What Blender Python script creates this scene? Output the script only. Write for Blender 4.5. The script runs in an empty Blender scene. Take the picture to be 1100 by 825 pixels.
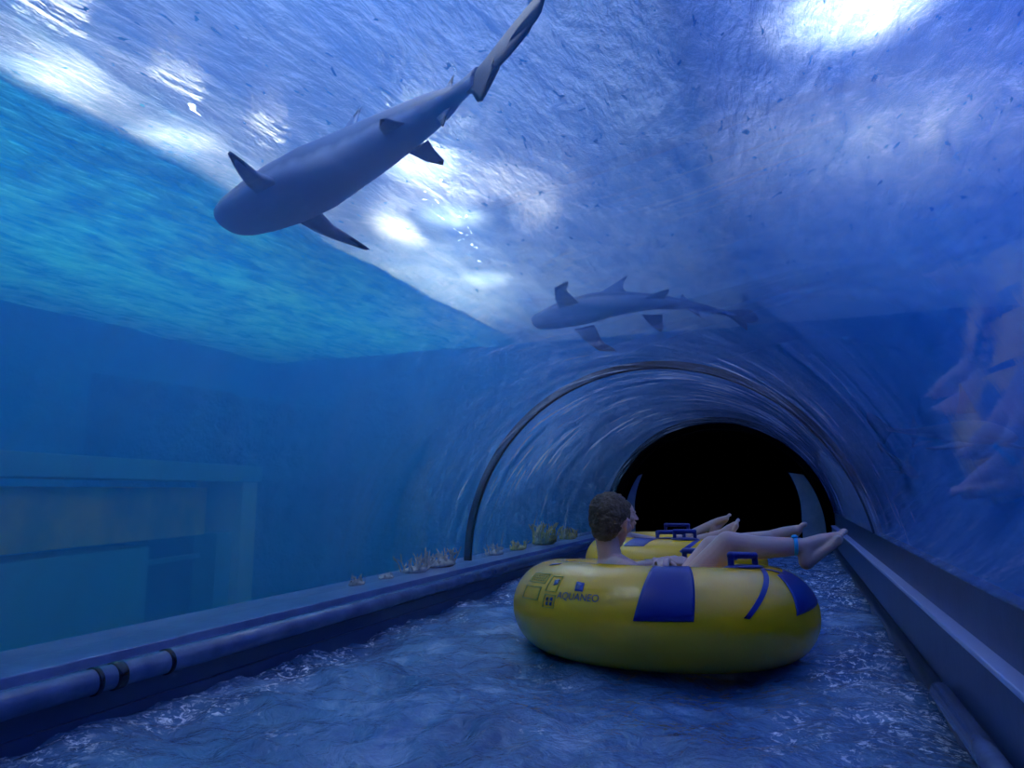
import bpy, bmesh, math, random
from mathutils import Vector, Matrix, noise
random.seed(7)
C = bpy.context.scene.collection
sc = bpy.context.scene
R = math.radians

# ------------------------------------------------------------------ camera
CAMZ = .66
CX = .81
F = 760.0
yaw, pitch = R(21.324), R(8.531)
cd = bpy.data.cameras.new('camera'); cam = bpy.data.objects.new('camera', cd); C.objects.link(cam)
cd.sensor_width = 36; cd.lens = 36*F/1100; cd.clip_start = .02; cd.clip_end = 100
cam.location = (CX, 0, CAMZ)
cam.rotation_euler = (R(90)+pitch, 0, yaw)
sc.camera = cam
_M = cam.rotation_euler.to_matrix()
def ray(px, py):
    return _M @ Vector((px-550, -(py-412.5), -F))
def AY(px, py, y):
    d = ray(px, py); return Vector((CX, 0, CAMZ)) + d*(y/d.y)
def AZ(px, py, z):
    d = ray(px, py); return Vector((CX, 0, CAMZ)) + d*((z-CAMZ)/d.z)

# ------------------------------------------------------------------ view and light
sc.view_settings.view_transform = 'Standard'; sc.view_settings.look = 'None'
sc.view_settings.gamma = 1; sc.view_settings.use_curve_mapping = False
sc.view_settings.exposure = 0.38
sc.cycles.use_denoising = True
sc.cycles.max_bounces = 8; sc.cycles.transparent_max_bounces = 24
sc.cycles.volume_bounces = 1; sc.cycles.glossy_bounces = 4; sc.cycles.transmission_bounces = 6
sc.cycles.sample_clamp_indirect = 6.0
sc.cycles.caustics_reflective = False; sc.cycles.caustics_refractive = False
w = bpy.data.worlds.new('world'); sc.world = w; w.use_nodes = True
w.node_tree.nodes['Background'].inputs[0].default_value = (.02, .06, .2, 1)
w.node_tree.nodes['Background'].inputs[1].default_value = .4

def area(name, loc, size, col, power, rot=(0, 0, 0)):
    l = bpy.data.lights.new(name, 'AREA'); l.shape = 'RECTANGLE'; l.size, l.size_y = size
    l.color = col; l.energy = power
    o = bpy.data.objects.new(name, l); C.objects.link(o); o.location = loc; o.rotation_euler = rot
    return o
SURF = 2.6
ZC = .185
area('hall_light_middle', (-.9, 4.2, 3.9), (3.4, 13), (.36, .50, 1.0), 175)
area('hall_light_right', (2.9, 4.0, 4.1), (3.4, 12), (.09, .22, 1.0), 300)
area('left_zone_fill', (-4.6, 3.5, 3.5), (3.2, 12), (.03, .48, .85), 270)  # added light under the slab, turns the left water teal
def spot(name, loc, target, col, power, angle, blend=.6, r=.12):
    l = bpy.data.lights.new(name, 'SPOT'); l.color = col; l.energy = power; l.spot_size = R(angle); l.spot_blend = blend; l.shadow_soft_size = r
    o = bpy.data.objects.new(name, l); C.objects.link(o); o.location = loc
    o.rotation_euler = (Vector(target)-Vector(loc)).to_track_quat('-Z', 'Y').to_euler(); return o
spot('lamp_left_of_raft', (-2.38, 5.2, 3.9), (.25, 3.1, .3), (1.0, .90, .86), 1700, 42, 1.0)
spot('lamp_right_of_raft', (1.60, 2.72, 3.9), (.4, 3.3, .3), (.85, .88, 1.0), 650, 26, 1.0)
spot('near_raft_fill', (-.9, .5, 3.95), (.25, 2.75, .2), (1.0, .93, .88), 1500, 40, 1.0)  # added fill above the view, brightens the raft side facing the camera
for k_, (px_, py_) in enumerate(((452, 176), (485, 232), (522, 300))):
    q_ = AZ(px_, py_, 2.6)
    spot('long_lamp_glow', (q_.x, q_.y, 3.15), (q_.x, q_.y, 0), (.8, .88, 1.0), (75, 75, 45)[k_], 60, 1.0, .08)

# ------------------------------------------------------------------ material helpers
def mat(name):
    m = bpy.data.materials.new(name); m.use_nodes = True
    nt = m.node_tree; nt.nodes.clear()
    out = nt.nodes.new('ShaderNodeOutputMaterial')
    return m, nt, out
def N(nt, typ, **kw):
    n = nt.nodes.new(typ)
    for k, v in kw.items():
        if k.startswith('i_'):
            key = k[2:]
            key = int(key) if key.isdigit() else key.replace('_', ' ')
            n.inputs[key].default_value = v
        else: setattr(n, k, v)
    return n
def math_(nt, op, a, b=None, c=None, clamp=False):
    n = nt.nodes.new('ShaderNodeMath'); n.operation = op; n.use_clamp = clamp
    for i, v in enumerate((a, b, c)):
        if v is None: continue
        if isinstance(v, (int, float)): n.inputs[i].default_value = v
        else: nt.links.new(v, n.inputs[i])
    return n.outputs[0]
def noise_(nt, vec, scale, detail=4, rough=.55, dist=0.):
    n = N(nt, 'ShaderNodeTexNoise'); n.inputs['Scale'].default_value = scale
    n.inputs['Detail'].default_value = detail; n.inputs['Roughness'].default_value = rough
    n.inputs['Distortion'].default_value = dist
    nt.links.new(vec, n.inputs['Vector']); return n.outputs['Fac']
def comb(nt, x, y, z):
    n = nt.nodes.new('ShaderNodeCombineXYZ')
    for i, v in enumerate((x, y, z)):
        if isinstance(v, (int, float)): n.inputs[i].default_value = v
        else: nt.links.new(v, n.inputs[i])
    return n.outputs[0]
def ramp(nt, fac, pts):
    n = nt.nodes.new('ShaderNodeValToRGB'); el = n.color_ramp.elements
    while len(el) < len(pts): el.new(.5)
    for e, (p, c) in zip(el, pts):
        e.position = p; e.color = (c, c, c, 1) if isinstance(c, (int, float)) else (*c, 1)
    nt.links.new(fac, n.inputs[0]); return n.outputs[0]
def mixs(nt, fac, a, b):
    n = nt.nodes.new('ShaderNodeMixShader')
    if isinstance(fac, (int, float)): n.inputs[0].default_value = fac
    else: nt.links.new(fac, n.inputs[0])
    nt.links.new(a, n.inputs[1]); nt.links.new(b, n.inputs[2]); return n.outputs[0]
def bump_(nt, h, strength=.5, dist=.02):
    n = nt.nodes.new('ShaderNodeBump'); n.inputs['Strength'].default_value = strength
    n.inputs['Distance'].default_value = dist; nt.links.new(h, n.inputs['Height']); return n.outputs[0]
def principled(name, col, rough=.5, bump=None, var=None, metal=0., spec=.5, coat=0., sss=0.):
    m, nt, out = mat(name)
    p = N(nt, 'ShaderNodeBsdfPrincipled'); p.inputs['Base Color'].default_value = (*col, 1)
    p.inputs['Roughness'].default_value = rough; p.inputs['Metallic'].default_value = metal
    p.inputs['Specular IOR Level'].default_value = spec; p.inputs['Coat Weight'].default_value = coat
    if sss:
        p.inputs['Subsurface Weight'].default_value = sss; p.inputs['Subsurface Scale'].default_value = .01
    tc = N(nt, 'ShaderNodeTexCoord').outputs['Object']
    if var:
        sc_, c2 = var[0], var[1]
        f = ramp(nt, noise_(nt, tc, sc_, 6, .6), [(.35, 0), (.65, 1)])
        mx = N(nt, 'ShaderNodeMix', data_type='RGBA'); nt.links.new(f, mx.inputs[0])
        mx.inputs[6].default_value = (*col, 1); mx.inputs[7].default_value = (*c2, 1)
        nt.links.new(mx.outputs[2], p.inputs['Base Color'])
    if bump:
        nt.links.new(bump_(nt, noise_(nt, tc, bump[0], 5, .6), bump[1], bump[2]), p.inputs['Normal'])
    nt.links.new(p.outputs[0], out.inputs[0]); return m

# ------------------------------------------------------------------ object helpers
def link(name, me, m=None, parent=None, smooth=True):
    o = bpy.data.objects.new(name, me); C.objects.link(o)
    if m is not None:
        for mm in (m if isinstance(m, (list, tuple)) else [m]): me.materials.append(mm)
    if smooth:
        me.polygons.foreach_set('use_smooth', [True]*len(me.polygons))
    if parent is not None: o.parent = parent
    return o
def pymesh(name, vs, fs, m=None, parent=None, smooth=True, recalc=False):
    me = bpy.data.meshes.new(name); me.from_pydata([tuple(v) for v in vs], [], fs); me.update()
    if recalc:
        bm = bmesh.new(); bm.from_mesh(me); bmesh.ops.recalc_face_normals(bm, faces=bm.faces); bm.to_mesh(me); bm.free()
    return link(name, me, m, parent, smooth)
def tag(o, label=None, cat=None, group=None, kind=None):
    for k, v in (('label', label), ('category', cat), ('group', group), ('kind', kind)):
        if v: o[k] = v
    return o
def empty(name, loc=(0, 0, 0), rot=(0, 0, 0)):
    o = bpy.data.objects.new(name, None); C.objects.link(o); o.location = loc; o.rotation_euler = rot
    o.empty_display_size = .1; return o
def extrude_profile(name, prof, y0, y1, m, parent=None, smooth=False, kind='structure', ny=1, bevel=0):
    """closed (x,z) profile extruded along the tunnel axis"""
    n = len(prof); vs = []; fs = []
    for k in range(ny+1):
        y = y0+(y1-y0)*k/ny
        vs += [(x, y, z) for x, z in prof]
    for k in range(ny):
        for i in range(n):
            j = (i+1) % n; fs.append((k*n+i, k*n+j, (k+1)*n+j, (k+1)*n+i))
    fs.append(tuple(range(n))[::-1]); fs.append(tuple(ny*n+i for i in range(n)))
    o = pymesh(name, vs, fs, m, parent, smooth, recalc=True)
    if kind: o['kind'] = kind
    if bevel:
        b = o.modifiers.new('bevel', 'BEVEL'); b.width = bevel; b.segments = 3; b.limit_method = 'ANGLE'
    return o
def box_prof(x0, x1, z0, z1): return [(x0, z0), (x1, z0), (x1, z1), (x0, z1)]
def arc(r, a0, a1, n, cx=0, cz=ZC):
    return [(cx+r*math.cos(a0+(a1-a0)*i/n), cz+r*math.sin(a0+(a1-a0)*i/n)) for i in range(n+1)]

Y0, Y1 = -3.0, 8.5
RT = 1.25
AR = math.asin((.42-ZC)/RT)         # the right side of the glass stands on a higher flange

# ------------------------------------------------------------------ tank
def tank_wall_mat(name, c1, c2):
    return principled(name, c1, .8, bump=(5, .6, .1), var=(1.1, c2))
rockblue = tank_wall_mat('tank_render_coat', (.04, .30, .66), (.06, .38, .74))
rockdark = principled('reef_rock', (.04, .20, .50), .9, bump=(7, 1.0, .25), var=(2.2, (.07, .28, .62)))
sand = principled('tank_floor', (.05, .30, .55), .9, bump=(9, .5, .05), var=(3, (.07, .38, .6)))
XL, XR, YE = -6.6, 5.2, 8.7
extrude_profile('wall_left', box_prof(XL-.3, XL, -1, 4.4), -3.2, YE+.3, rockblue)
extrude_profile('wall_right', box_prof(XR, XR+.3, -1, 4.4), -3.2, YE+.3, rockblue)
extrude_profile('floor', box_prof(XL-.3, XR+.3, -1.2, -.8), -3.2, 12, sand)
extrude_profile('wall_back', box_prof(XL-.3, XR+.3, -1, 4.4), -3.5, -3.2, rockblue)
extrude_profile('ceiling', box_prof(XL-.3, XR+.3, 4.4, 4.6), -3.5, YE+.3, principled('hall_ceiling', (.03, .05, .12), .9))
# end wall with the arched mouth of the dark tunnel
prof = [(XL, -.8), (-RT, -.8)] + arc(RT, math.pi, 0, 48) + [(RT, -.8), (XR, -.8), (XR, 4.4), (XL, 4.4)]
extrude_profile('wall_end', prof, YE, YE+.3, rockdark)

# water body that fills the tank around the tunnel (haze)
m_vol, nt, out = mat('tank_water_body')
vs_ = N(nt, 'ShaderNodeVolumeScatter'); vs_.inputs['Color'].default_value = (.035, .30, 1, 1)
vs_.inputs['Density'].default_value = .26; vs_.inputs['Anisotropy'].default_value = .2
va = N(nt, 'ShaderNodeVolumeAbsorption'); va.inputs['Color'].default_value = (.1, .5, 1, 1); va.inputs['Density'].default_value = .13
ad = N(nt, 'ShaderNodeAddShader'); nt.links.new(vs_.outputs[0], ad.inputs[0]); nt.links.new(va.outputs[0], ad.inputs[1])
nt.links.new(ad.outputs[0], out.inputs['Volume'])
prof = [(XL+.01, -.79), (-1.502, -.79), (-1.502, .17)] + arc(RT+.06, math.pi, 0, 64) + [(1.502, .17), (1.502, -.79), (XR-.01, -.79), (XR-.01, SURF-.06), (XL+.01, SURF-.06)]
extrude_profile('tank_water', prof, -3.15, YE-.02, m_vol, kind='stuff')

# rippled water surface seen from below
m_surf, nt, out = mat('tank_water_surface')
tc = N(nt, 'ShaderNodeTexCoord').outputs['Object']
sx = N(nt, 'ShaderNodeSeparateXYZ'); nt.links.new(tc, sx.inputs[0])
v1 = comb(nt, math_(nt, 'MULTIPLY', sx.outputs[0], 1.0), math_(nt, 'MULTIPLY', sx.outputs[1], .36), 0)
h1 = noise_(nt, v1, 9, 5, .62, .3); h2 = noise_(nt, v1, 2.2, 4, .55, .5)
hh = math_(nt, 'ADD', h1, math_(nt, 'MULTIPLY', h2, 2.0))
bmp = bump_(nt, hh, .9, .05)
tr = N(nt, 'ShaderNodeBsdfTransparent'); tr.inputs[0].default_value = (.85, .92, 1, 1)
h3 = noise_(nt, comb(nt, sx.outputs[0], math_(nt, 'MULTIPLY', sx.outputs[1], .42), 2), 20, 3, .5, .8)
rf = N(nt, 'ShaderNodeBsdfRefraction'); rf.inputs['IOR'].default_value = 1.12; rf.inputs['Roughness'].default_value = .07
rf.inputs['Color'].default_value = (.9, .95, 1, 1); nt.links.new(bmp, rf.inputs['Normal'])
tl = N(nt, 'ShaderNodeBsdfTranslucent'); nt.links.new(bmp, tl.inputs['Normal'])
crs = ramp(nt, math_(nt, 'ADD', math_(nt, 'MULTIPLY', h1, .6), math_(nt, 'MULTIPLY', h2, .4)), [(.40, (.20, .36, .72)), (.50, (.5, .66, .85)), (.60, (1, 1, .9))])  # rippled reflections painted into the colour, strong contrast for the left zone
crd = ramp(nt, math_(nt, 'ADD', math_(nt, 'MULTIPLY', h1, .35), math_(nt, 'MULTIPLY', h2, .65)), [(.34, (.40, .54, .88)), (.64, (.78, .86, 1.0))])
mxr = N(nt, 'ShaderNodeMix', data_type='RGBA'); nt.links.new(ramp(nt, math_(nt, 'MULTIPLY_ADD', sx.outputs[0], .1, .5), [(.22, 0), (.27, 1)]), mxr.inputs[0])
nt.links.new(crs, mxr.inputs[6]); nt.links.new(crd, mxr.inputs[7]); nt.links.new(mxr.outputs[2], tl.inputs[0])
gl = N(nt, 'ShaderNodeBsdfGlossy'); gl.inputs['Roughness'].default_value = .08; gl.inputs[0].default_value = (.55, .8, 1, 1); nt.links.new(bmp, gl.inputs['Normal'])
a = mixs(nt, ramp(nt, h3, [(.66, 1), (.70, .0)]), tr.outputs[0], rf.outputs[0])
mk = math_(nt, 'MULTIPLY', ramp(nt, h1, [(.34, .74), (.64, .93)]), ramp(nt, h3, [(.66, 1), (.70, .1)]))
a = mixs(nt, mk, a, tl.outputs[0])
fr = N(nt, 'ShaderNodeLayerWeight'); fr.inputs[0].default_value = .22; nt.links.new(bmp, fr.inputs['Normal'])
fac = ramp(nt, fr.outputs['Facing'], [(.10, .05), (.30, .6)])
a = mixs(nt, fac, a, gl.outputs[0])
nt.links.new(a, out.inputs[0])
def wave_grid(name, x0, x1, y0, y1, step, z, hf, m, kind):
    nx = int((x1-x0)/step); ny = int((y1-y0)/step); vs = []; fs = []
    for j in range(ny+1):
        for i in range(nx+1):
            x = x0+(x1-x0)*i/nx; y = y0+(y1-y0)*j/ny
            vs.append((x, y, z+hf(x, y)))
    for j in range(ny):
        for i in range(nx):
            q = j*(nx+1)+i; fs.append((q, q+1, q+nx+2, q+nx+1))
    o = pymesh(name, vs, fs, m); o['kind'] = kind; return o
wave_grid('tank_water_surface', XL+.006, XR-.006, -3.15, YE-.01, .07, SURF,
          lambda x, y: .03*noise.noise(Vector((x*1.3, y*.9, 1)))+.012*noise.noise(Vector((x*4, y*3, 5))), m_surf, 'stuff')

# made-up slab, fascia and beam, added to split the hall light into zones
concrete = principled('light_block_coat', (.05, .25, .35), .9, bump=(6, .3, .02))
extrude_profile('light_block_slab', box_prof(XL+.01, -2.551, 3.75, 4.0), -3.15, YE, concrete)
extrude_profile('light_block_fascia', box_prof(-2.55, -2.45, 2.68, 4.0), -3.15, YE-.01, concrete)
extrude_profile('light_block_beam', box_prof(.38, .62, 2.75, 3.0), -3.15, YE, principled('light_block_paint', (.02, .03, .15), .8))

# ------------------------------------------------------------------ tunnel glass
m_glass, nt, out = mat('tunnel_acrylic_inside')
tc = N(nt, 'ShaderNodeTexCoord').outputs['Object']
sx = N(nt, 'ShaderNodeSeparateXYZ'); nt.links.new(tc, sx.inputs[0])
th = math_(nt, 'ARCTAN2', math_(nt, 'SUBTRACT', sx.outputs[2], ZC), sx.outputs[0])
yy = sx.outputs[1]
sk = math_(nt, 'ADD', yy, math_(nt, 'MULTIPLY', th, .35))
sv = comb(nt, math_(nt, 'MULTIPLY', th, 1.6), math_(nt, 'MULTIPLY', sk, 9.0), 3.0)
s1 = noise_(nt, sv, 1.0, 8, .65, .6)
sv2 = comb(nt, math_(nt, 'MULTIPLY', th, 5.0), math_(nt, 'MULTIPLY', sk, 26.0), 7.0)
s2 = noise_(nt, sv2, 1.0, 5, .7, .3)
sv3 = comb(nt, math_(nt, 'MULTIPLY', th, 1.2), math_(nt, 'MULTIPLY', yy, .7), 1.0)
s3 = noise_(nt, sv3, 1.0, 4, .6, .5)
streak = math_(nt, 'MULTIPLY', ramp(nt, s1, [(.40, 0), (.66, 1)]), ramp(nt, s2, [(.38, .15), (.62, 1)]))
patch = ramp(nt, s3, [(.35, .25), (.65, 1)])
film = math_(nt, 'MULTIPLY', streak, patch)  # reflection streaks painted in as a milky translucent layer
haze_fac = math_(nt, 'ADD', math_(nt, 'MULTIPLY', math_(nt, 'MULTIPLY', film, .62), ramp(nt, math_(nt, 'MULTIPLY', math_(nt, 'ADD', yy, math_(nt, 'MULTIPLY', sx.outputs[0], .9)), .1), [(.16, .10), (.44, 1)])), .022)
hgt = math_(nt, 'ADD', s1, math_(nt, 'MULTIPLY', s2, .4))
bmp = bump_(nt, hgt, .035, .004)
tr = N(nt, 'ShaderNodeBsdfTransparent'); tr.inputs[0].default_value = (.93, .97, 1, 1)
tl = N(nt, 'ShaderNodeBsdfTranslucent'); tl.inputs[0].default_value = (.75, .85, 1, 1)
gl = N(nt, 'ShaderNodeBsdfGlossy'); gl.inputs['Roughness'].default_value = .012; nt.links.new(bmp, gl.inputs['Normal'])
fr = N(nt, 'ShaderNodeFresnel'); fr.inputs['IOR'].default_value = 1.5; nt.links.new(bmp, fr.inputs['Normal'])
a = mixs(nt, math_(nt, 'MULTIPLY', fr.outputs[0], 1.3, clamp=True), tr.outputs[0], gl.outputs[0])
a = mixs(nt, haze_fac, a, tl.outputs[0])
nt.links.new(a, out.inputs[0])
m_glass_out, nt, out = mat('tunnel_acrylic_outside')
tr = N(nt, 'ShaderNodeBsdfTransparent'); tr.inputs[0].default_value = (.97, .99, 1, 1); nt.links.new(tr.outputs[0], out.inputs[0])

def tunnel_shell(name, y0, y1, ny=20, na=72, t=.045):
    vs = []; fs = []; mi = []
    a0, a1 = AR, math.pi
    for r in (RT, RT+t):
        for k in range(ny+1):
            y = y0+(y1-y0)*k/ny
            for i in range(na+1):
                a = a0+(a1-a0)*i/na; vs.append((r*math.cos(a), y, ZC+r*math.sin(a)))
    S = (ny+1)*(na+1)
    for k in range(ny):
        for i in range(na):
            q = k*(na+1)+i
            fs.append((q, q+1, q+na+2, q+na+1)); mi.append(0)
            fs.append((S+q, S+q+na+1, S+q+na+2, S+q+1)); mi.append(1)
    me = bpy.data.meshes.new(name); me.from_pydata(vs, [], fs); me.update()
    bm = bmesh.new(); bm.from_mesh(me)
    for f in bm.faces:
        c = f.calc_center_median(); inward = Vector((-c.x, 0, ZC-c.z))
        inner = f.material_index
        r = math.hypot(c.x, c.z-ZC); want = inward if r < RT+t/2 else -inward
        if f.normal.dot(want) < 0: f.normal_flip()
    bm.to_mesh(me); bm.free()
    o = link(name, me, [m_glass, m_glass_out])
    for p, k in zip(o.data.polygons, mi): p.material_index = k
    o['kind'] = 'structure'; return o
YJ = 4.5
tunnel_shell('tunnel_glass', Y0, YJ-.0091, 24)
tunnel_shell('tunnel_glass', YJ+.0091, Y1, 16)
m_joint = principled('joint_strip_steel', (.015, .025, .05), .45)
def arch_band(name, r0, r1, y0, y1, m, a0=AR, a1=math.pi, n=96, parent=None):
    prof = arc(r0, a0, a1, n)+arc(r1, a1, a0, n)
    return extrude_profile(name, prof, y0, y1, m, parent, smooth=False, kind=None if parent else 'structure')
arch_band('trim_1', RT-.006, RT+.045, YJ-.009, YJ+.009, m_joint)

# ------------------------------------------------------------------ curbs
m_ledge = principled('wet_curb_grey', (.17, .24, .42), .28, bump=(30, .25, .006), var=(6, (.10, .16, .32)))
m_panel = principled('channel_panel', (.045, .075, .17), .3, bump=(8, .2, .01), var=(3, (.03, .055, .13)))
m_dark = principled('dark_groove', (.006, .012, .03), .3)
m_rail = principled('wet_rail', (.10, .15, .28), .22, bump=(20, .3, .01), var=(7, (.05, .08, .18)))
# left: ledge, groove, rounded rail, channel side
extrude_profile('ledge_left', [(-1.5, .0), (-1.5, .165), (-1.17, .165), (-1.165, .12), (-1.125, .12), (-1.12, .0)], Y0, Y1, m_ledge, bevel=.004)
extrude_profile('curb_rail_left', arc(.035, 0, 2*math.pi, 20, cx=-1.045, cz=.128)[:-1], Y0, Y1, m_rail, smooth=True)
extrude_profile('curb_cap_left', box_prof(-1.12, -1.05, .10, .150), Y0, Y1, m_rail, bevel=.006)
extrude_profile('wall_channel_left', [(-1.5, -.8), (-1.06, -.8), (-1.06, .03), (-1.075, .03), (-1.075, .12), (-1.5, .0)], Y0, Y1, m_panel)
# right: flange under the glass, bright strip, channel side, dark bumper pipe
extrude_profile('wall_channel_right', [(1.5, -.8), (1.195, -.8), (1.195, .268), (1.5, .268)], Y0, Y1, m_panel)
extrude_profile('ledge_right', box_prof(1.19, 1.5, .268, .285), Y0, Y1, principled('bright_strip', (.45, .50, .75), .35, bump=(40, .2, .004)), bevel=.004)
extrude_profile('flange_right', box_prof(1.232, 1.275, .28, .425), Y0, Y1, m_panel, bevel=.004)
extrude_profile('bumper_groove_right', arc(.03, math.pi/2, 3*math.pi/2, 12, cx=1.195, cz=.07), Y0, Y1, m_dark, smooth=True)

# ------------------------------------------------------------------ channel water
m_wat, nt, out = mat('channel_water')
p = N(nt, 'ShaderNodeBsdfPrincipled'); tc = N(nt, 'ShaderNodeTexCoord').outputs['Object']
n1 = noise_(nt, tc, 3.0, 6, .6, .8); n2 = noise_(nt, tc, 26, 5, .6, .4)
c = ramp(nt, n1, [(.3, (.04, .10, .21)), (.55, (.09, .19, .33)), (.72, (.30, .42, .56))])
sw = N(nt, 'ShaderNodeSeparateXYZ'); nt.links.new(tc, sw.inputs[0])
f1 = noise_(nt, tc, 38, 5, .7, .8); f2 = noise_(nt, comb(nt, sw.outputs[0], math_(nt, 'MULTIPLY', sw.outputs[1], 1.0), 5), 2.6, 3, .6, 1.0)
edge = ramp(nt, math_(nt, 'ABSOLUTE', sw.outputs[0]), [(.55, 0), (1.0, .19)])
fm = math_(nt, 'MULTIPLY', ramp(nt, f1, [(.52, 0), (.60, 1)]), ramp(nt, math_(nt, 'ADD', f2, edge), [(.63, 0), (.76, 1)]))
mxf = N(nt, 'ShaderNodeMix', data_type='RGBA'); nt.links.new(fm, mxf.inputs[0]); nt.links.new(c, mxf.inputs[6]); mxf.inputs[7].default_value = (.95, .97, 1, 1)
nt.links.new(mxf.outputs[2], p.inputs['Base Color']); p.inputs['Roughness'].default_value = .045; p.inputs['IOR'].default_value = 1.33
p.inputs['Specular IOR Level'].default_value = .9
nt.links.new(bump_(nt, math_(nt, 'ADD', math_(nt, 'MULTIPLY', n2, .5), noise_(nt, tc, 9, 4, .6, 1.)), .85, .035), p.inputs['Normal'])
nt.links.new(p.outputs[0], out.inputs[0])
def wave(x, y):
    v = .055*noise.noise(Vector((x*2.0+y*.5, y*2.2, 3)))+.020*noise.noise(Vector((x*4.5, y*5+x*2, 9)))
    v += .016*(1-2*abs(noise.noise(Vector((x*7, y*9, 2)))))+.005*noise.noise(Vector((x*18, y*20, 4)))
    return v-.01
wave_grid('channel_water', -1.0595, 1.1945, .0, 10.9, .022, 0, wave, m_wat, 'stuff')

# ------------------------------------------------------------------ dark tunnel mouth
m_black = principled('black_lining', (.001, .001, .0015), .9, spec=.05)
m_grey = principled('grey_side_panel', (.30, .38, .46), .5, var=(5, (.2, .28, .36)))
arch_band('trim_2', 1.175, 1.32, Y1, Y1+.08, m_black, a0=0)
CI, CZI = -.05, .41
prof = arc(1.2, 0, math.pi, 60)+[(-1.2, -.6), (CI-.95, -.6)]+arc(.95, math.pi, 0, 60, CI, CZI)+[(CI+.95, -.6), (1.2, -.6)]
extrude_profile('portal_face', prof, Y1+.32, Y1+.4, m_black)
extrude_profile('portal_panel_left', [(-1.17, -.2), (-1.0, -.2)]+arc(.955, math.pi, math.pi-.49, 8, CI, CZI)+arc(1.15, math.pi-.60, math.pi, 12), Y1+.30, Y1+.319, m_grey)
extrude_profile('portal_panel_right', [(.90, -.2), (1.17, -.2)]+arc(1.15, 0, .60, 12)+arc(.955, .49, 0, 8, CI, CZI), Y1+.30, Y1+.319, m_grey)
def tube_shell(name, r0, r1, y0, y1, m, cx=0, cz=ZC):
    prof = [(cx+r0, -.6)]+arc(r0, 0, math.pi, 60, cx, cz)+[(cx-r0, -.6), (cx-r1, -.6)]+arc(r1, math.pi, 0, 60, cx, cz)+[(cx+r1, -.6)]
    return extrude_profile(name, prof, y0, y1, m)
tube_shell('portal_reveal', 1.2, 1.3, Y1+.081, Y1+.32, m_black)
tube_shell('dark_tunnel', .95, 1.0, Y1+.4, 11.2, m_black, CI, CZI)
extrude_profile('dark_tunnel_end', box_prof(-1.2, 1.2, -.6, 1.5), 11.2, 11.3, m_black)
#OBJECTS

# ------------------------------------------------------------------ solid-shape helpers
def _ball(bm, M, seg=16, rings=9):
    top = bm.verts.new(M @ Vector((0, 0, 1))); bot = bm.verts.new(M @ Vector((0, 0, -1))); R_ = []
    for k in range(1, rings):
        a = math.pi*k/rings; s, c = math.sin(a), math.cos(a)
        R_.append([bm.verts.new(M @ Vector((s*math.cos(2*math.pi*i/seg), s*math.sin(2*math.pi*i/seg), c))) for i in range(seg)])
    for i in range(seg):
        j = (i+1) % seg
        bm.faces.new((top, R_[0][i], R_[0][j])); bm.faces.new((bot, R_[-1][j], R_[-1][i]))
        for p, q in zip(R_, R_[1:]): bm.faces.new((p[i], q[i], q[j], p[j]))
def add_cap(bm, p0, p1, r0, r1, seg=16):
    """tapered capsule"""
    p0 = Vector(p0); p1 = Vector(p1); d = p1-p0
    for p, r in ((p0, r0), (p1, r1)):
        _ball(bm, Matrix.Translation(p) @ Matrix.Diagonal((r, r, r, 1)), seg, 9)
    if d.length > 1e-5:
        q = d.to_track_quat('Z', 'Y').to_matrix()
        A, B = [[bm.verts.new(p+q @ Vector((r*math.cos(2*math.pi*i/seg), r*math.sin(2*math.pi*i/seg), 0))) for i in range(seg)] for p, r in ((p0, r0), (p1, r1))]
        for i in range(seg):
            j = (i+1) % seg; bm.faces.new((A[i], A[j], B[j], B[i]))
        bm.faces.new(A[::-1]); bm.faces.new(B)
def add_ell(bm, c, rad, rot=(0, 0, 0)):
    from mathutils import Euler
    _ball(bm, Matrix.Translation(c) @ Euler(rot).to_matrix().to_4x4() @ Matrix.Diagonal((*rad, 1)), 20, 14)
def solid(name, bm, m, parent=None, voxel=.004, smooth=6, fac=.6, keep=None):
    me = bpy.data.meshes.new(name); bm.to_mesh(me); bm.free()
    o = link(name, me, m, parent)
    r = o.modifiers.new('remesh', 'REMESH'); r.mode = 'VOXEL'; r.voxel_size = voxel; r.use_smooth_shade = True
    if smooth:
        s = o.modifiers.new('smooth', 'SMOOTH'); s.iterations = smooth; s.factor = fac
    return o
def chain(bm, pts, rads):
    for a, b, r0, r1 in zip(pts, pts[1:], rads, rads[1:]): add_cap(bm, a, b, r0, r1)

# ------------------------------------------------------------------ rafts
m_yel = principled('yellow_vinyl', (.88, .48, .001), .22, coat=.25, bump=(60, .08, .002))
m_blu = principled('blue_vinyl', (.006, .012, .17), .30, coat=.2, bump=(60, .08, .002))
m_ink = principled('dark_blue_print', (.01, .02, .12), .4)
m_faint = principled('faded_print', (.34, .31, .03), .45)
m_white = principled('white_print', (.8, .8, .8), .4)
RM, RR = .438, .183
def tor(phi, th, off=0.0, rm=RM, rr=RR):
    """phi: direction round the ring, th: 0 outermost, 90 deg top"""
    a = rm+(rr+off)*math.cos(th)
    return Vector((a*math.cos(phi), a*math.sin(phi), (rr+off)*math.sin(th)))
def tube_body(name, parent):
    nu, nv = 128, 56; vs = []; fs = []
    for i in range(nu):
        for j in range(nv):
            ph = 2*math.pi*i/nu; t = 2*math.pi*j/nv
            wr = .0016*math.cos(t)*max(0, -math.cos(t*1.0+.9))*math.sin(ph*46)   # weld puckers of the inner seam
            vs.append(tor(ph, t, wr))
    for i in range(nu):
        for j in range(nv):
            k = (i+1) % nu; l = (j+1) % nv; fs.append((i*nv+j, k*nv+j, k*nv+l, i*nv+l))
    return pymesh(name, vs, fs, m_yel, parent)
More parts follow.
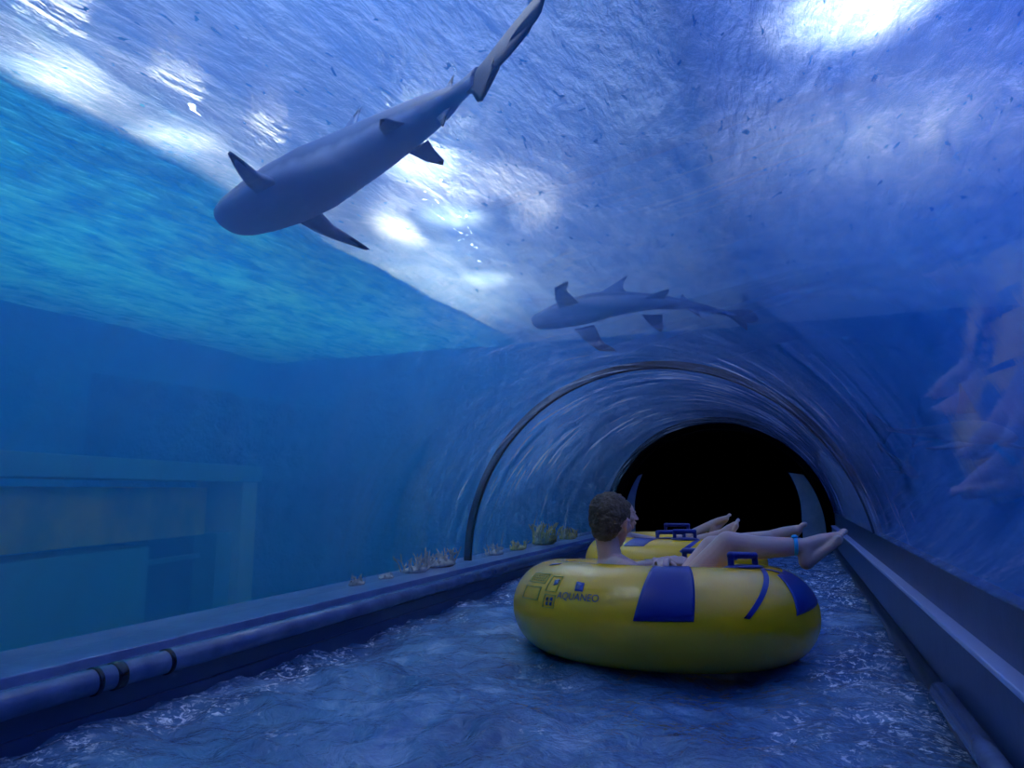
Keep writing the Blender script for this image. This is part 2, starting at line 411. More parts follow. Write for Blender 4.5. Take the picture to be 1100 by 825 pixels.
def decal(name, poly, m, parent, off=.0018, n=14, thick=.0016):
    """poly: four (phi,th) corners in degrees in order; a thin welded panel following the tube"""
    vs = []; fs = []
    a, b, c, d = [Vector(q) for q in poly]
    for i in range(n+1):
        for j in range(n+1):
            u, v = i/n, j/n
            q = (a*(1-u)+b*u)*(1-v)+(d*(1-u)+c*u)*v
            vs.append(tor(R(q.x), R(q.y), off))
    for i in range(n):
        for j in range(n):
            q = i*(n+1)+j; fs.append((q, q+1, q+n+2, q+n+1))
    o = pymesh(name, vs, fs, m, parent)
    s = o.modifiers.new('solidify', 'SOLIDIFY'); s.thickness = thick; s.offset = 0
    return o
def handle(parent, phi, m, th=90, span=.17, h=.05, turn=0):
    """moulded grip: base plate, two posts and a bar"""
    base = tor(R(phi), R(th), .0)
    nrm = Vector((math.cos(R(th))*math.cos(R(phi)), math.cos(R(th))*math.sin(R(phi)), math.sin(R(th))))
    tan = Vector((-math.sin(R(phi)), math.cos(R(phi)), 0)); tan = Matrix.Rotation(R(turn), 3, nrm) @ tan
    bm = bmesh.new()
    A = base+tan*span/2; B = base-tan*span/2; r = .012
    add_cap(bm, A-nrm*.004, A+nrm*h, r, r); add_cap(bm, A+nrm*h, B+nrm*h, r*1.15, r*1.15); add_cap(bm, B+nrm*h, B-nrm*.004, r, r)
    g = solid('handle', bm, m, parent, voxel=.004, smooth=2)
    bm = bmesh.new(); side = nrm.cross(tan)
    M = Matrix((( tan.x, side.x, nrm.x, base.x), (tan.y, side.y, nrm.y, base.y), (tan.z, side.z, nrm.z, base.z), (0, 0, 0, 1)))
    bmesh.ops.create_uvsphere(bm, u_segments=24, v_segments=12, radius=1, matrix=M @ Matrix.Diagonal((span*.72, .05, .012, 1)))
    me = bpy.data.meshes.new('handle_base'); bm.to_mesh(me); bm.free(); link('handle_base', me, m, g)
    return g
def text_decal(name, body, phi, th, size, m, parent, off=.0022, rot=0):
    c = bpy.data.curves.new(name, 'FONT'); c.body = body; c.size = size; c.align_x = 'CENTER'; c.align_y = 'CENTER'
    t = bpy.data.objects.new(name+'_tmp', c); C.objects.link(t)
    dg = bpy.context.evaluated_depsgraph_get(); me = bpy.data.meshes.new_from_object(t.evaluated_get(dg))
    bpy.data.objects.remove(t)
    bm = bmesh.new(); bm.from_mesh(me)
    bmesh.ops.subdivide_edges(bm, edges=[e for e in bm.edges if e.calc_length() > .01], cuts=2)
    bmesh.ops.triangulate(bm, faces=bm.faces)
    for v in bm.verts:
        x, y = v.co.x, v.co.y; x, y = x*math.cos(rot)-y*math.sin(rot), x*math.sin(rot)+y*math.cos(rot)
        q = tor(R(phi)+x/(RM+RR*math.cos(R(th))), R(th)+y/RR, off); v.co = q
    bm.to_mesh(me); bm.free(); me.materials.clear()
    return link(name, me, m, parent, smooth=False)

def raft(loc, tilt, rz, label):
    root = empty('swim_ring', loc, tilt); root.rotation_mode = 'XYZ'
    tag(root, label, 'swim ring', 'yellow and blue swim rings')
    tube_body('tube', root)
    return root
RC1 = Vector((.272, 3.1, .172)); RC2 = Vector((.02, 5.15, .165))
r1 = raft(RC1, (R(-4), 0, 0), 0, 'large yellow ring with blue patches nearest the camera')
# angles are round the ring, -90 faces the camera
decal('blue_patch', [(-82, 95), (-66.5, 95), (-70.3, 3.2), (-88.9, 1.3)], m_blu, r1)
decal('blue_patch', [(-27, 60), (-9, 72), (-3, 20), (-31, 8)], m_blu, r1)
decal('blue_stripe', [(-31, 76), (-27, 78), (-52.0, 6.5), (-54, 7.5)], m_blu, r1)
decal('blue_stripe', [(-29, 78), (-26, 80), (-17, 62), (-20, 59)], m_ink, r1)
decal('blue_patch', [(88, 60), (110, 60), (108, 120), (92, 120)], m_blu, r1)
handle(r1, -33.5, m_blu, th=94, h=.045, span=.145)
handle(r1, 72, m_blu, th=98)
text_decal('lettering', 'AQUANEO', -109.2, 21.5, .037, m_ink, r1, rot=R(0))
decal('emblem', [(-111.3, 40.5), (-107.8, 39), (-107.4, 28.6), (-110.8, 28.8)], principled('emblem_blue', (.03, .06, .25), .4), r1, n=4)
decal('emblem', [(-110.3, 38.5), (-108.6, 37.5), (-109.4, 31), (-110.2, 31.5)], principled('emblem_pale', (.25, .25, .3), .4), r1, off=.0026, n=3)
# safety print: faded line boxes, round marks and a dark pictogram
def outline_box(p0, p1, t0, t1, lw=.35):
    for q in ([(p0, t1), (p1, t1), (p1, t1-lw*2), (p0, t1-lw*2)], [(p0, t0+lw*2), (p1, t0+lw*2), (p1, t0), (p0, t0)],
              [(p0, t1), (p0+lw, t1), (p0+lw, t0), (p0, t0)], [(p1-lw, t1), (p1, t1), (p1, t0), (p1-lw, t0)]):
        decal('safety_print', q, m_faint, r1, n=4)
outline_box(-124.5, -118.6, 6.5, 21.5); outline_box(-140, -128, 13, 29); outline_box(-140, -127, 34, 48); outline_box(-125, -119, 25, 46)
for p_, t_ in ((-122.6, 16), (-120.4, 16.4), (-122.4, 11), (-120.4, 11)):
    decal('safety_print', [(p_-.5, t_+1.8), (p_+.5, t_+2.2), (p_+.6, t_-2), (p_-.6, t_-1.4)], m_ink, r1, n=3)
decal('safety_print', [(-122.3, 40), (-119.9, 42), (-119.8, 35), (-121.6, 33)], m_ink, r1, n=4)
decal('safety_print', [(-121.3, 38.6), (-120.3, 39.4), (-120.3, 36.4), (-121, 36)], m_white, r1, off=.003, n=3)
for k in range(6):
    for q in range(3):
        decal('safety_print', [(-138.5+k*1.8, 45-q*3.2), (-137.5+k*1.8, 45-q*3.2), (-137.5+k*1.8, 43.6-q*3.2), (-138.5+k*1.8, 43.6-q*3.2)], m_faint, r1, n=1)
decal('blue_stripe', [(-137, 68), (-131, 74), (-131.6, 70), (-136.6, 64)], m_blu, r1, n=4)

r2 = raft(RC2, (0, 0, 0), 0, 'far yellow ring with blue patches behind the first ring')
decal('blue_patch', [(-113, 84), (-95, 84), (-101, 50), (-116, 48)], m_blu, r2)
decal('blue_patch', [(-116, 110), (-98, 108), (-96, 86), (-117, 90)], m_blu, r2)
decal('blue_patch', [(-60, 72), (-40, 72), (-42, 20), (-62, 20)], m_blu, r2)
decal('blue_stripe', [(-92, 112), (-86, 120), (-97, 80), (-100, 78)], m_blu, r2)
decal('blue_stripe', [(-78, 40), (-76, 34), (-60, 80), (-63, 82)], m_blu, r2)
handle(r2, -84, m_blu, th=108); handle(r2, -72, m_blu, th=90, span=.13)
handle(r2, 95, m_blu, th=95)

# ------------------------------------------------------------------ people
m_skin = principled('skin', (.56, .38, .30), .42, sss=.15, bump=(40, .05, .002), var=(7, (.50, .31, .25)))
m_hair = principled('short_fair_hair', (.16, .12, .075), .75, bump=(120, 1.0, .012), var=(40, (.08, .06, .035)))
m_trunk = principled('dark_swim_trunks', (.03, .04, .10), .6)
m_band = principled('turquoise_band', (.01, .45, .65), .4)

def frame(fwd, up):
    fwd = Vector(fwd).normalized(); up = Vector(up); side = up.cross(fwd).normalized(); up = fwd.cross(side).normalized()
    return fwd, side, up           # side = the person's left
def head_into(bm, c, fwd, up, s=1.0):
    """head about .21 s tall round centre c (eye level at c)"""
    f, l, u = frame(fwd, up); c = Vector(c)
    q = Matrix((f, l, u)).transposed().to_4x4()
    def E(off, rad):
        p = c+f*off[0]*s+l*off[1]*s+u*off[2]*s
        _ball(bm, Matrix.Translation(p) @ q @ Matrix.Diagonal((rad[0]*s, rad[1]*s, rad[2]*s, 1)), 24, 16)
    def Cp(a, b, ra, rb): 
        P = lambda o: c+f*o[0]*s+l*o[1]*s+u*o[2]*s
        add_cap(bm, P(a), P(b), ra*s, rb*s, 12)
    E((-.012, 0, .022), (.095, .074, .085)); E((.030, 0, -.010), (.060, .060, .075))
    E((.040, 0, -.062), (.042, .042, .034)); E((.060, 0, -.088), (.020, .022, .017))      # jaw and chin
    Cp((.085, 0, .004), (.104, 0, -.030), .008, .011); E((.092, .011, -.033), (.010, .008, .007)); E((.092, -.011, -.033), (.010, .008, .007))
    Cp((.080, .034, .022), (.088, .012, .020), .009, .008); Cp((.080, -.034, .022), (.088, -.012, .020), .009, .008)  # brows
    E((.086, 0, -.055), (.010, .022, .006)); E((.083, 0, -.066), (.010, .020, .007))      # lips
    for s_ in (-1, 1):
        E((.060, s_*.040, -.022), (.022, .018, .020))
        E((.077, s_*.030, .003), (.010, .014, .010))                                      # lids over the eyes
        E((-.004, s_*.075, -.008), (.019, .007, .030)); E((.004, s_*.074, -.030), (.010, .006, .012))   # ears
        Cp((.010, s_*.080, .010), (-.018, s_*.084, .012), .005, .005); Cp((-.018, s_*.084, .012), (-.012, s_*.080, -.028), .005, .004)
def hair_into(bm, c, fwd, up, s=1.0):
    f, l, u = frame(fwd, up); c = Vector(c); q = Matrix((f, l, u)).transposed().to_4x4()
    def E(off, rad):
        p = c+f*off[0]*s+l*off[1]*s+u*off[2]*s
        _ball(bm, Matrix.Translation(p) @ q @ Matrix.Diagonal((rad[0]*s, rad[1]*s, rad[2]*s, 1)), 24, 16)
    E((-.020, 0, .040), (.093, .079, .078)); E((-.040, 0, .010), (.070, .071, .075)); E((-.050, 0, -.035), (.045, .055, .045))
def hand_into(bm, wrist, dirv, palm_n, thumb_side, s=1.0, curl=.5, spread=.10):
    """five separate fingers; dirv: towards the knuckles, palm_n: out of the palm"""
    d, t, n = Vector(dirv).normalized(), None, Vector(palm_n)
    n = (n-d*n.dot(d)).normalized(); t = d.cross(n)*thumb_side
    wrist = Vector(wrist); L = .075*s
    for k in range(4):
        off = (1.5-k)*.0175*s
        chain(bm, [wrist+t*off*.45, wrist+d*L+t*off], [.013*s, .0105*s])
        dd = (d+t*(1.5-k)*spread).normalized(); p = wrist+d*L+t*off; r = .0085*s*(1-.06*k if k < 3 else .80)
        ln = (.040, .045, .042, .032)[k]*s
        for seg in range(3):
            a = curl*(seg+.6)
            v = dd*math.cos(a)+n*math.sin(a); q_ = p+v*ln*(1, .68, .52)[seg]
            add_cap(bm, p, q_, r, r*.9, 10); p = q_; r *= .9
    p = wrist+d*.018*s+t*.018*s
    q1 = p+(d*.6+t*.7+n*.3).normalized()*.038*s; q2 = q1+(d*.85+t*.25+n*.45).normalized()*.028*s; q3 = q2+(d*.9+n*.5).normalized()*.020*s
    chain(bm, [p, q1, q2, q3], [.015*s, .0115*s, .0095*s, .008*s])
def foot_into(bm, ankle, toe_dir, sole_n, s=1.0, inner=1):
    """toe_dir heel to toe, sole_n out of the sole; inner: side of the big toe"""
    d = Vector(toe_dir).normalized(); n = Vector(sole_n); n = (n-d*n.dot(d)).normalized(); t = d.cross(n)*inner
    a = Vector(ankle); heel = a-d*.038*s+n*.045*s
    P = lambda x, y, z: a+d*x*s+t*y*s+n*z*s
    chain(bm, [a, heel], [.034*s, .030*s])
    chain(bm, [a, P(.06, .006, .018), P(.118, .012, .040)], [.034*s, .028*s, .020*s])
    chain(bm, [heel, P(.05, -.018, .052), P(.105, -.022, .052)], [.028*s, .018*s, .017*s])
    chain(bm, [P(.105, -.022, .050), P(.118, .014, .046)], [.018*s, .020*s])
    for k in range(5):
        y = .024-k*.0135; x = .128-(0, .002, .009, .018, .028)[k]; r = (.0125, .0088, .0082, .0078, .0075)[k]
        add_cap(bm, P(x-.02, y, .047), P(x+(.022, .020, .017, .014, .011)[k], y*1.1, .040), r*s, r*s, 10)
        add_ell(bm, P(x+(.028, .025, .022, .018, .014)[k], y*1.12, .044), (r*1.1*s,)*3)

def rough_hair(o, scale, strength):
    t = bpy.data.textures.new('hair_clumps', 'CLOUDS'); t.noise_scale = scale; t.noise_depth = 2
    d = o.modifiers.new('clumps', 'DISPLACE'); d.texture = t; d.strength = strength; d.mid_level = .45; d.texture_coords = 'LOCAL'
# front rider: sits low in the hole, head turned away to the far right
Y = 3.1
hc = AY(657, 560, Y+.02)
bm = bmesh.new()
fwd = Vector((.33, .94, -.04)); up = Vector((.10, .03, 1))
head_into(bm, hc, fwd, up, 1.08)
nb = hc+Vector((-.005, -.02, -.155))
chain(bm, [hc+Vector((-.025, -.015, -.045)), nb], [.050, .052])
sn = Vector((hc.x+.085, Y-.125, .335)); sf = Vector((hc.x-.01, Y+.16, .335))
ch = Vector((hc.x+.03, Y+.01, .27)); pel = Vector((.24, Y+.0, .10))
chain(bm, [nb, nb+Vector((.01, 0, -.05))], [.054, .075])
chain(bm, [nb+Vector((0, 0, -.035)), sn], [.050, .040]); chain(bm, [nb+Vector((0, 0, -.035)), sf], [.050, .040])
chain(bm, [ch+Vector((0, -.05, 0)), pel+Vector((0, -.05, 0))], [.082, .085]); chain(bm, [ch+Vector((0, .06, 0)), pel+Vector((0, .05, 0))], [.082, .085])
el = Vector((.25, Y-.15, .30)); wr = Vector((.335, Y-.30, .383))
chain(bm, [sn, el, wr], [.042, .032, .023])
hand_into(bm, wr, Vector((.12, -1, .26)), Vector((0, -.2, -1)), 1, .98, curl=.42, spread=.0)
elf = Vector((.12, Y+.22, .30)); wrf = Vector((.26, Y+.30, .335))
chain(bm, [sf, elf, wrf], [.042, .032, .023]); hand_into(bm, wrf, (.9, .25, 0), (0, .5, -.8), 1, .92, curl=.55)
# near leg lies over the rim, the far one just behind
kn = AY(782, 580.5, Y-.06); kn.z -= .012; an = AY(866, 587, Y-.02)
chain(bm, [pel+Vector((.02, -.06, .02)), kn], [.075, .050]); 
cf = kn.lerp(an, .38)+Vector((0, 0, -.012)); chain(bm, [kn, cf, an], [.049, .047, .031])
foot_into(bm, an, Vector((.135, .03, .105)), Vector((.35, .0, -.6)), 1.0, 1)
kf = AY(765, 588, Y+.16); af = AY(829, 577, Y+.30)
chain(bm, [pel+Vector((.02, .06, .02)), kf], [.070, .050]); chain(bm, [kf, kf.lerp(af, .4), af], [.049, .042, .030])
foot_into(bm, af, Vector((.115, .05, .085)), Vector((.5, -.1, -.6)), .92, -1)
p1 = solid('person', bm, m_skin, None, voxel=.0042, smooth=5)
tag(p1, 'person with short fair hair lying in the nearest ring, turquoise band on ankle', 'person', 'riders in the swim rings')
bm = bmesh.new(); hair_into(bm, hc, fwd, up, 1.08); rough_hair(solid('hair', bm, m_hair, p1, voxel=.004, smooth=3), .014, .016)
bm = bmesh.new()
chain(bm, [pel+Vector((.0, -.05, 0)), pel+Vector((.09, -.06, .09))], [.092, .085]); chain(bm, [pel+Vector((.0, .05, 0)), pel+Vector((.09, .08, .09))], [.092, .085])
solid('swim_trunks', bm, m_trunk, p1, voxel=.006, smooth=4)
def torus_band(name, c, axis, r, wdt, th_, m, parent):
    bm = bmesh.new(); q = Vector(axis).to_track_quat('Z', 'Y').to_matrix().to_4x4(); T = Matrix.Translation(c) @ q
    n = 40; rings = [(r, -wdt/2), (r+th_, -wdt/2*.8), (r+th_, wdt/2*.8), (r, wdt/2)]
    V = [[bm.verts.new(T @ Vector((a*math.cos(2*math.pi*i/n), a*math.sin(2*math.pi*i/n), z))) for a, z in rings] for i in range(n)]
    for i in range(n):
        for j in range(4): bm.faces.new((V[i][j], V[(i+1) % n][j], V[(i+1) % n][(j+1) % 4], V[i][(j+1) % 4]))
    me = bpy.data.meshes.new(name); bm.to_mesh(me); bm.free(); return link(name, me, m, parent)
bd = kn.lerp(an, .86)
b_ = torus_band('ankle_band', bd, an-kn, .0345, .016, .003, m_band, p1); b_['label'] = 'turquoise ankle band'
bm = bmesh.new(); add_ell(bm, bd+Vector((0, -.012, .037)), (.013, .013, .008)); solid('band_tag', bm, m_band, b_, voxel=.002, smooth=2)

# far rider, mostly hidden behind the first head
Y2 = 5.15
h2c = AY(669, 553, Y2)
bm = bmesh.new(); f2 = Vector((.9, .25, 0)); u2 = Vector((-.05, 0, 1))
head_into(bm, h2c, f2, u2, 1.0)
nb2 = h2c+Vector((-.02, 0, -.15)); pel2 = Vector((.0, Y2, .10)); ch2 = Vector((h2c.x+.06, Y2, h2c.z-.28))
chain(bm, [h2c+Vector((-.02, 0, -.04)), nb2], [.046, .050]); chain(bm, [nb2, ch2], [.055, .085])
for s_ in (-1, 1):
    sh = nb2+Vector((.03, s_*.15, -.02)); chain(bm, [nb2+Vector((0, 0, -.02)), sh], [.048, .040])
    e_ = Vector((-.06, Y2+s_*.22, .27)); w_ = Vector((.09, Y2+s_*.30, .345))
    chain(bm, [sh, e_, w_], [.040, .031, .022]); hand_into(bm, w_, (.9, s_*.2, 0), (0, s_*.4, -.9), s_, .9, curl=.55)
    chain(bm, [ch2+Vector((0, s_*.05, 0)), pel2+Vector((0, s_*.05, 0))], [.08, .085])
kn2 = AY(730, 588, Y2-.07); an2 = AY(776, 573, Y2-.02)
chain(bm, [pel2+Vector((0, -.06, 0)), kn2], [.072, .046]); chain(bm, [kn2, kn2.lerp(an2, .4), an2], [.046, .042, .029])
foot_into(bm, an2, Vector((.07, .02, .10)), Vector((.5, .1, -.45)), .9, 1)
kf2 = AY(727, 584, Y2+.12); af2 = AY(765, 563, Y2+.14)
chain(bm, [pel2+Vector((0, .06, 0)), kf2], [.068, .046]); chain(bm, [kf2, kf2.lerp(af2, .4), af2], [.046, .040, .028])
foot_into(bm, af2, Vector((.105, .03, .10)), Vector((.5, 0, -.5)), .85, -1)
p2 = solid('person', bm, m_skin, None, voxel=.0045, smooth=5)
tag(p2, 'person in the far ring, mostly hidden behind the first head, bare feet raised', 'person', 'riders in the swim rings')
bm = bmesh.new(); hair_into(bm, h2c, f2, u2, 1.0); solid('hair', bm, principled('dark_hair', (.05, .04, .035), .75, bump=(170, .9, .006)), p2, voxel=.005, smooth=3)
bm = bmesh.new(); add_ell(bm, pel2+Vector((.05, 0, .03)), (.12, .15, .10)); solid('swim_trunks', bm, m_trunk, p2, voxel=.006, smooth=2)

# ------------------------------------------------------------------ sharks
def shark_mat(name, back, belly, edge=.0):
    m, nt, out = mat(name); p = N(nt, 'ShaderNodeBsdfPrincipled'); p.inputs['Roughness'].default_value = .45
    at = N(nt, 'ShaderNodeAttribute', attribute_name='tone'); 
    mx = N(nt, 'ShaderNodeMix', data_type='RGBA'); mx.inputs[6].default_value = (*belly, 1); mx.inputs[7].default_value = (*back, 1)
    tc = N(nt, 'ShaderNodeTexCoord').outputs['Object']
    f = ramp(nt, math_(nt, 'ADD', at.outputs['Fac'], math_(nt, 'MULTIPLY', math_(nt, 'SUBTRACT', noise_(nt, tc, 14, 5), .5), .25)), [(.42, 0), (.58, 1)])
    nt.links.new(f, mx.inputs[0]); nt.links.new(mx.outputs[2], p.inputs['Base Color']); nt.links.new(p.outputs[0], out.inputs[0]); return m
m_shark = shark_mat('shark_skin', (.05, .10, .24), (.26, .36, .60))
m_fin = shark_mat('fin_skin', (.008, .015, .04), (.10, .17, .36))
def bez(ps, t):
    # Catmull-Rom through ps
    n = len(ps)-1; k = min(int(t*n), n-1); u = t*n-k
    P = lambda i: ps[max(0, min(n, i))]
    a, b, c, d = P(k-1), P(k), P(k+1), P(k+2)
    return .5*((2*b)+(-a+c)*u+(2*a-5*b+4*c-d)*u*u+(-a+3*b-3*c+d)*u**3)
PROF = [(0, .006, .004), (.010, .028, .016), (.035, .050, .030), (.08, .064, .044), (.14, .074, .056), (.22, .080, .068), (.30, .077, .072), (.38, .062, .070),
        (.46, .052, .061), (.55, .040, .047), (.65, .028, .033), (.72, .022, .024), (.78, .016, .017), (.84, .013, .016), (.90, .010, .020)]
def shark(label, spine, up, L, group='reef sharks in the tank', girth=1.0, roll=0.0, pect=.155, droop=.25):
    """spine: snout to tail points, up: dorsal direction"""
    sp = [Vector(s) for s in spine]; o0 = sp[0].copy(); sp = [s-o0 for s in sp]
    root_up = Vector(up)
    def fr_(t):
        e = .01; p = bez(sp, min(t, 1)); tg = (bez(sp, min(1, t+e))-bez(sp, max(0, t-e))).normalized()
        sd = tg.cross(root_up).normalized(); u = sd.cross(tg).normalized(); return p, tg, sd, u
    vs = []; tone = []; fs = []; n = 28; K = 60
    def prof(t):
        for (a, w0, h0), (b, w1, h1) in zip(PROF, PROF[1:]):
            if t <= b: k = (t-a)/(b-a); return w0+(w1-w0)*k, h0+(h1-h0)*k
        return PROF[-1][1:]
    for i in range(K+1):
        t = .90*(i/K)**1.15; p, tg, sd, u = fr_(t); w_, h_ = prof(t); w_ *= L*girth; h_ *= L*girth
        for j in range(n):
            a = 2*math.pi*j/n; ca, sa = math.cos(a), math.sin(a)
            hh_ = h_*(1.12 if sa > 0 else .88)
            vs.append(p+sd*w_*ca+u*hh_*sa); tone.append(.5+.5*sa+.08)
    for i in range(K):
        for j in range(n): fs.append((i*n+j, i*n+(j+1) % n, (i+1)*n+(j+1) % n, (i+1)*n+j))
    fs.append(tuple(range(n))[::-1]); fs.append(tuple(K*n+j for j in range(n)))
    b = pymesh('shark', vs, fs, m_shark, None, recalc=True); b.location = o0
    at = b.data.attributes.new('tone', 'FLOAT', 'POINT'); at.data.foreach_set('value', tone)
    tag(b, label, 'shark', group)
    def fin(name, outline, t, origin_fn, ax, ay, thick, tipdark):
        """outline in (chord back, span out) units of L; lens section thickness"""
        p = origin_fn; nrm = ax.cross(ay).normalized()
        m_ = len(outline); cx_ = sum(q[0] for q in outline)/m_; cy_ = sum(q[1] for q in outline)/m_
        mx_ = max(abs(q[1]) for q in outline) or 1
        V = []; T = []; F_ = []
        rings = [(1.0, .0), (.86, .55), (.6, .9), (.3, 1.0)]
        for sgn in (1, -1):
            for sc_, tk in rings:
                for q in outline:
                    x_ = cx_+(q[0]-cx_)*sc_; y_ = cy_+(q[1]-cy_)*sc_
                    V.append(p+ax*x_*L+ay*y_*L+nrm*sgn*tk*thick*L*(1-.6*abs(y_)/mx_)); T.append(1.0 if abs(y_)/mx_ > tipdark else .0)
        nr = len(rings)
        for s2 in range(2):
            for k in range(nr-1):
                for j in range(m_):
                    a_ = s2*nr*m_+k*m_+j; b2 = s2*nr*m_+k*m_+(j+1) % m_; F_.append((a_, b2, b2+m_, a_+m_))
            F_.append(tuple(s2*nr*m_+(nr-1)*m_+j for j in range(m_)))
        o = pymesh(name, V, F_, m_fin, b, recalc=False)
        bm = bmesh.new(); bm.from_mesh(o.data); bmesh.ops.remove_doubles(bm, verts=bm.verts, dist=1e-5); bmesh.ops.recalc_face_normals(bm, faces=bm.faces); bm.to_mesh(o.data); bm.free()
        o.data.polygons.foreach_set('use_smooth', [True]*len(o.data.polygons))
        tn = []
        for v in o.data.vertices: tn.append(1.0 if abs((v.co-p).dot(ay))/L/mx_ > tipdark else .25)
        at = o.data.attributes.new('tone', 'FLOAT', 'POINT'); at.data.foreach_set('value', tn); return o
    # pectorals
    p, tg, sd, u = fr_(.235)
    PO = [(-.045, 0), (-.02, .05), (.02, .10), (.075, pect), (.088, pect*1.01), (.085, pect*.93), (.062, .09), (.045, .055), (.045, 0)]
    for s_ in (-1, 1):
        fin('pectoral_fin', PO, .22, p+sd*s_*.050*L-u*.030*L, tg, (sd*s_-u*droop).normalized(), .010, .86)
    p, tg, sd, u = fr_(.36); DO = [(-.07, 0), (-.03, .045), (.005, .085), (.022, .105), (.030, .106), (.028, .07), (.036, .03), (.055, 0)]
    fin('dorsal_fin', DO, .36, p+u*.068*L, tg, u, .008, .78)
    p, tg, sd, u = fr_(.70); fin('second_dorsal_fin', [(q[0]*.42, q[1]*.38) for q in DO], .7, p+u*.023*L, tg, u, .004, .6)
    p, tg, sd, u = fr_(.55)
    for s_ in (-1, 1): fin('pelvic_fin', [(-.03, 0), (0, .035), (.035, .058), (.045, .05), (.04, .02), (.04, 0)], .55, p+sd*s_*.03*L-u*.03*L, tg, (sd*s_-u*.5).normalized(), .005, .9)
    p, tg, sd, u = fr_(.71); fin('anal_fin', [(q[0]*.42, q[1]*.4) for q in DO], .71, p-u*.018*L, tg, -u, .004, .6)
    p, tg, sd, u = fr_(.87)
    CO = [(-.02, .012), (.04, .026), (.10, .044), (.17, .060), (.215, .066), (.224, .052), (.214, .014), (.196, .012), (.19, .000), (.13, -.018), (.08, -.024), (.060, -.02), (.064, -.055), (.058, -.070), (.040, -.062), (.012, -.030), (-.02, -.012)]
    o = fin('tail_fin', CO, .9, p, tg, u, .007, .0)
    return b
# the nearest shark crosses over the tunnel, seen from below
zs = 1.74
sp = [AZ(241, 241, zs-.04), AZ(300, 213, zs-.02), AZ(378, 172, zs), AZ(455, 126, zs+.01), AZ(493, 100, zs+.01), AZ(526, 70, zs+.01)]
L1 = sum((a-b).length for a, b in zip(sp, sp[1:]))
shark('large grey shark with dark fin tips passing overhead, tail to the upper right', sp, (-.26, .36, .9), L1, girth=1.04)
zs = 1.95
sp = [AZ(573, 348, zs), AZ(615, 336, zs), AZ(660, 327, zs), AZ(712, 325, zs), AZ(765, 333, zs), AZ(806, 344, zs)]
L2 = sum((a-b).length for a, b in zip(sp, sp[1:]))
shark('slender shark above the middle of the tunnel, just before the joint ring', sp, (-.12, .70, .72), L2, girth=.66, pect=.11)
# two beyond the right side
def AX(px, py, x):
    d = ray(px, py); return Vector((CX, 0, CAMZ)) + d*((x-CX)/d.x)
sp = [AY(1086, 472, 4.6), AY(1055, 466, 4.9), AY(1015, 465, 5.3), AY(975, 464, 5.8), AY(940, 459, 6.3)]
shark('dim shark beyond the right glass, swimming right below the reflected legs', sp, (0, 0, 1), sum((a-b).length for a, b in zip(sp, sp[1:])), girth=.55, pect=.10)
sp = [AY(985, 513, 6.0), AY(972, 503, 6.1), AY(960, 492, 6.2), AY(944, 480, 6.4)]
shark('small shark beyond the right glass, nose pointing down', sp, (.3, -.3, 1), sum((a-b).length for a, b in zip(sp, sp[1:])), girth=1.0)

# ------------------------------------------------------------------ corals on the ledge outside the left glass
m_coral = principled('pale_coral', (.62, .52, .48), .9, bump=(50, .5, .01), var=(20, (.40, .36, .38)))
m_weed = principled('olive_seaweed', (.60, .50, .12), .9, var=(20, (.35, .32, .12)))
def coral_clump(px, py, size, m, label, name, tall=1.0, n=26):
    c = AZ(px, py, .165)
    c.x = -1.40; d = ray(px, py); c = Vector((CX, 0, CAMZ))+d*((-1.36-CX)/d.x); c.z = .160
    bm = bmesh.new(); rnd = random.Random(int(px))
    bmesh.ops.create_icosphere(bm, subdivisions=2, radius=1, matrix=Matrix.Translation((0, 0, size*.12)) @ Matrix.Diagonal((size*.5, size*.9, size*.22, 1)))
    for k in range(n):
        b0 = Vector((rnd.uniform(-.4, .4)*size, rnd.uniform(-.9, .9)*size, size*.1)); v = Vector((rnd.uniform(-.5, .5), rnd.uniform(-.6, .6), 1)).normalized()
        h = size*rnd.uniform(.3, .8)*tall; r = size*.05
        p1_ = b0+v*h*.6; p2_ = p1_+(v+Vector((rnd.uniform(-.7, .7), rnd.uniform(-.7, .7), 0))).normalized()*h*.5
        p3_ = p1_+(v+Vector((rnd.uniform(-.9, .9), rnd.uniform(-.9, .9), 0))).normalized()*h*.4
        add_cap(bm, b0, p1_, r, r*.8, 6); add_cap(bm, p1_, p2_, r*.8, r*.7, 6); add_cap(bm, p1_, p3_, r*.7, r*.6, 6)
    o = solid(name, bm, m, None, voxel=max(.004, size*.03), smooth=1); o.location = c
    tag(o, label, 'coral' if 'coral' in name else 'seaweed')
    return o
coral_clump(383, 632, .07, m_coral, 'small pale coral tuft nearest the camera on the left ledge', 'coral')
coral_clump(415, 628, .07, m_coral, 'flat pale coral tuft second along the left ledge', 'coral', .6)
coral_clump(446, 618, .12, m_coral, 'pale branching coral left of the big coral cushion by the joint', 'coral', 1.1)
coral_clump(474, 614, .15, m_coral, 'broad pale coral cushion just before the joint ring', 'coral', .9, 36)
coral_clump(532, 603, .12, m_coral, 'pale low coral just past the joint ring', 'coral', .8)
coral_clump(556, 597, .12, m_weed, 'low olive seaweed between pale coral and tall seaweed', 'seaweed', .8)
coral_clump(584, 590, .20, m_weed, 'tall olive seaweed tuft on the ledge left of the riders', 'seaweed', 1.2, 44)
coral_clump(610, 584, .17, m_weed, 'olive seaweed tuft next to the riders at the far ledge end', 'seaweed', .8, 36)

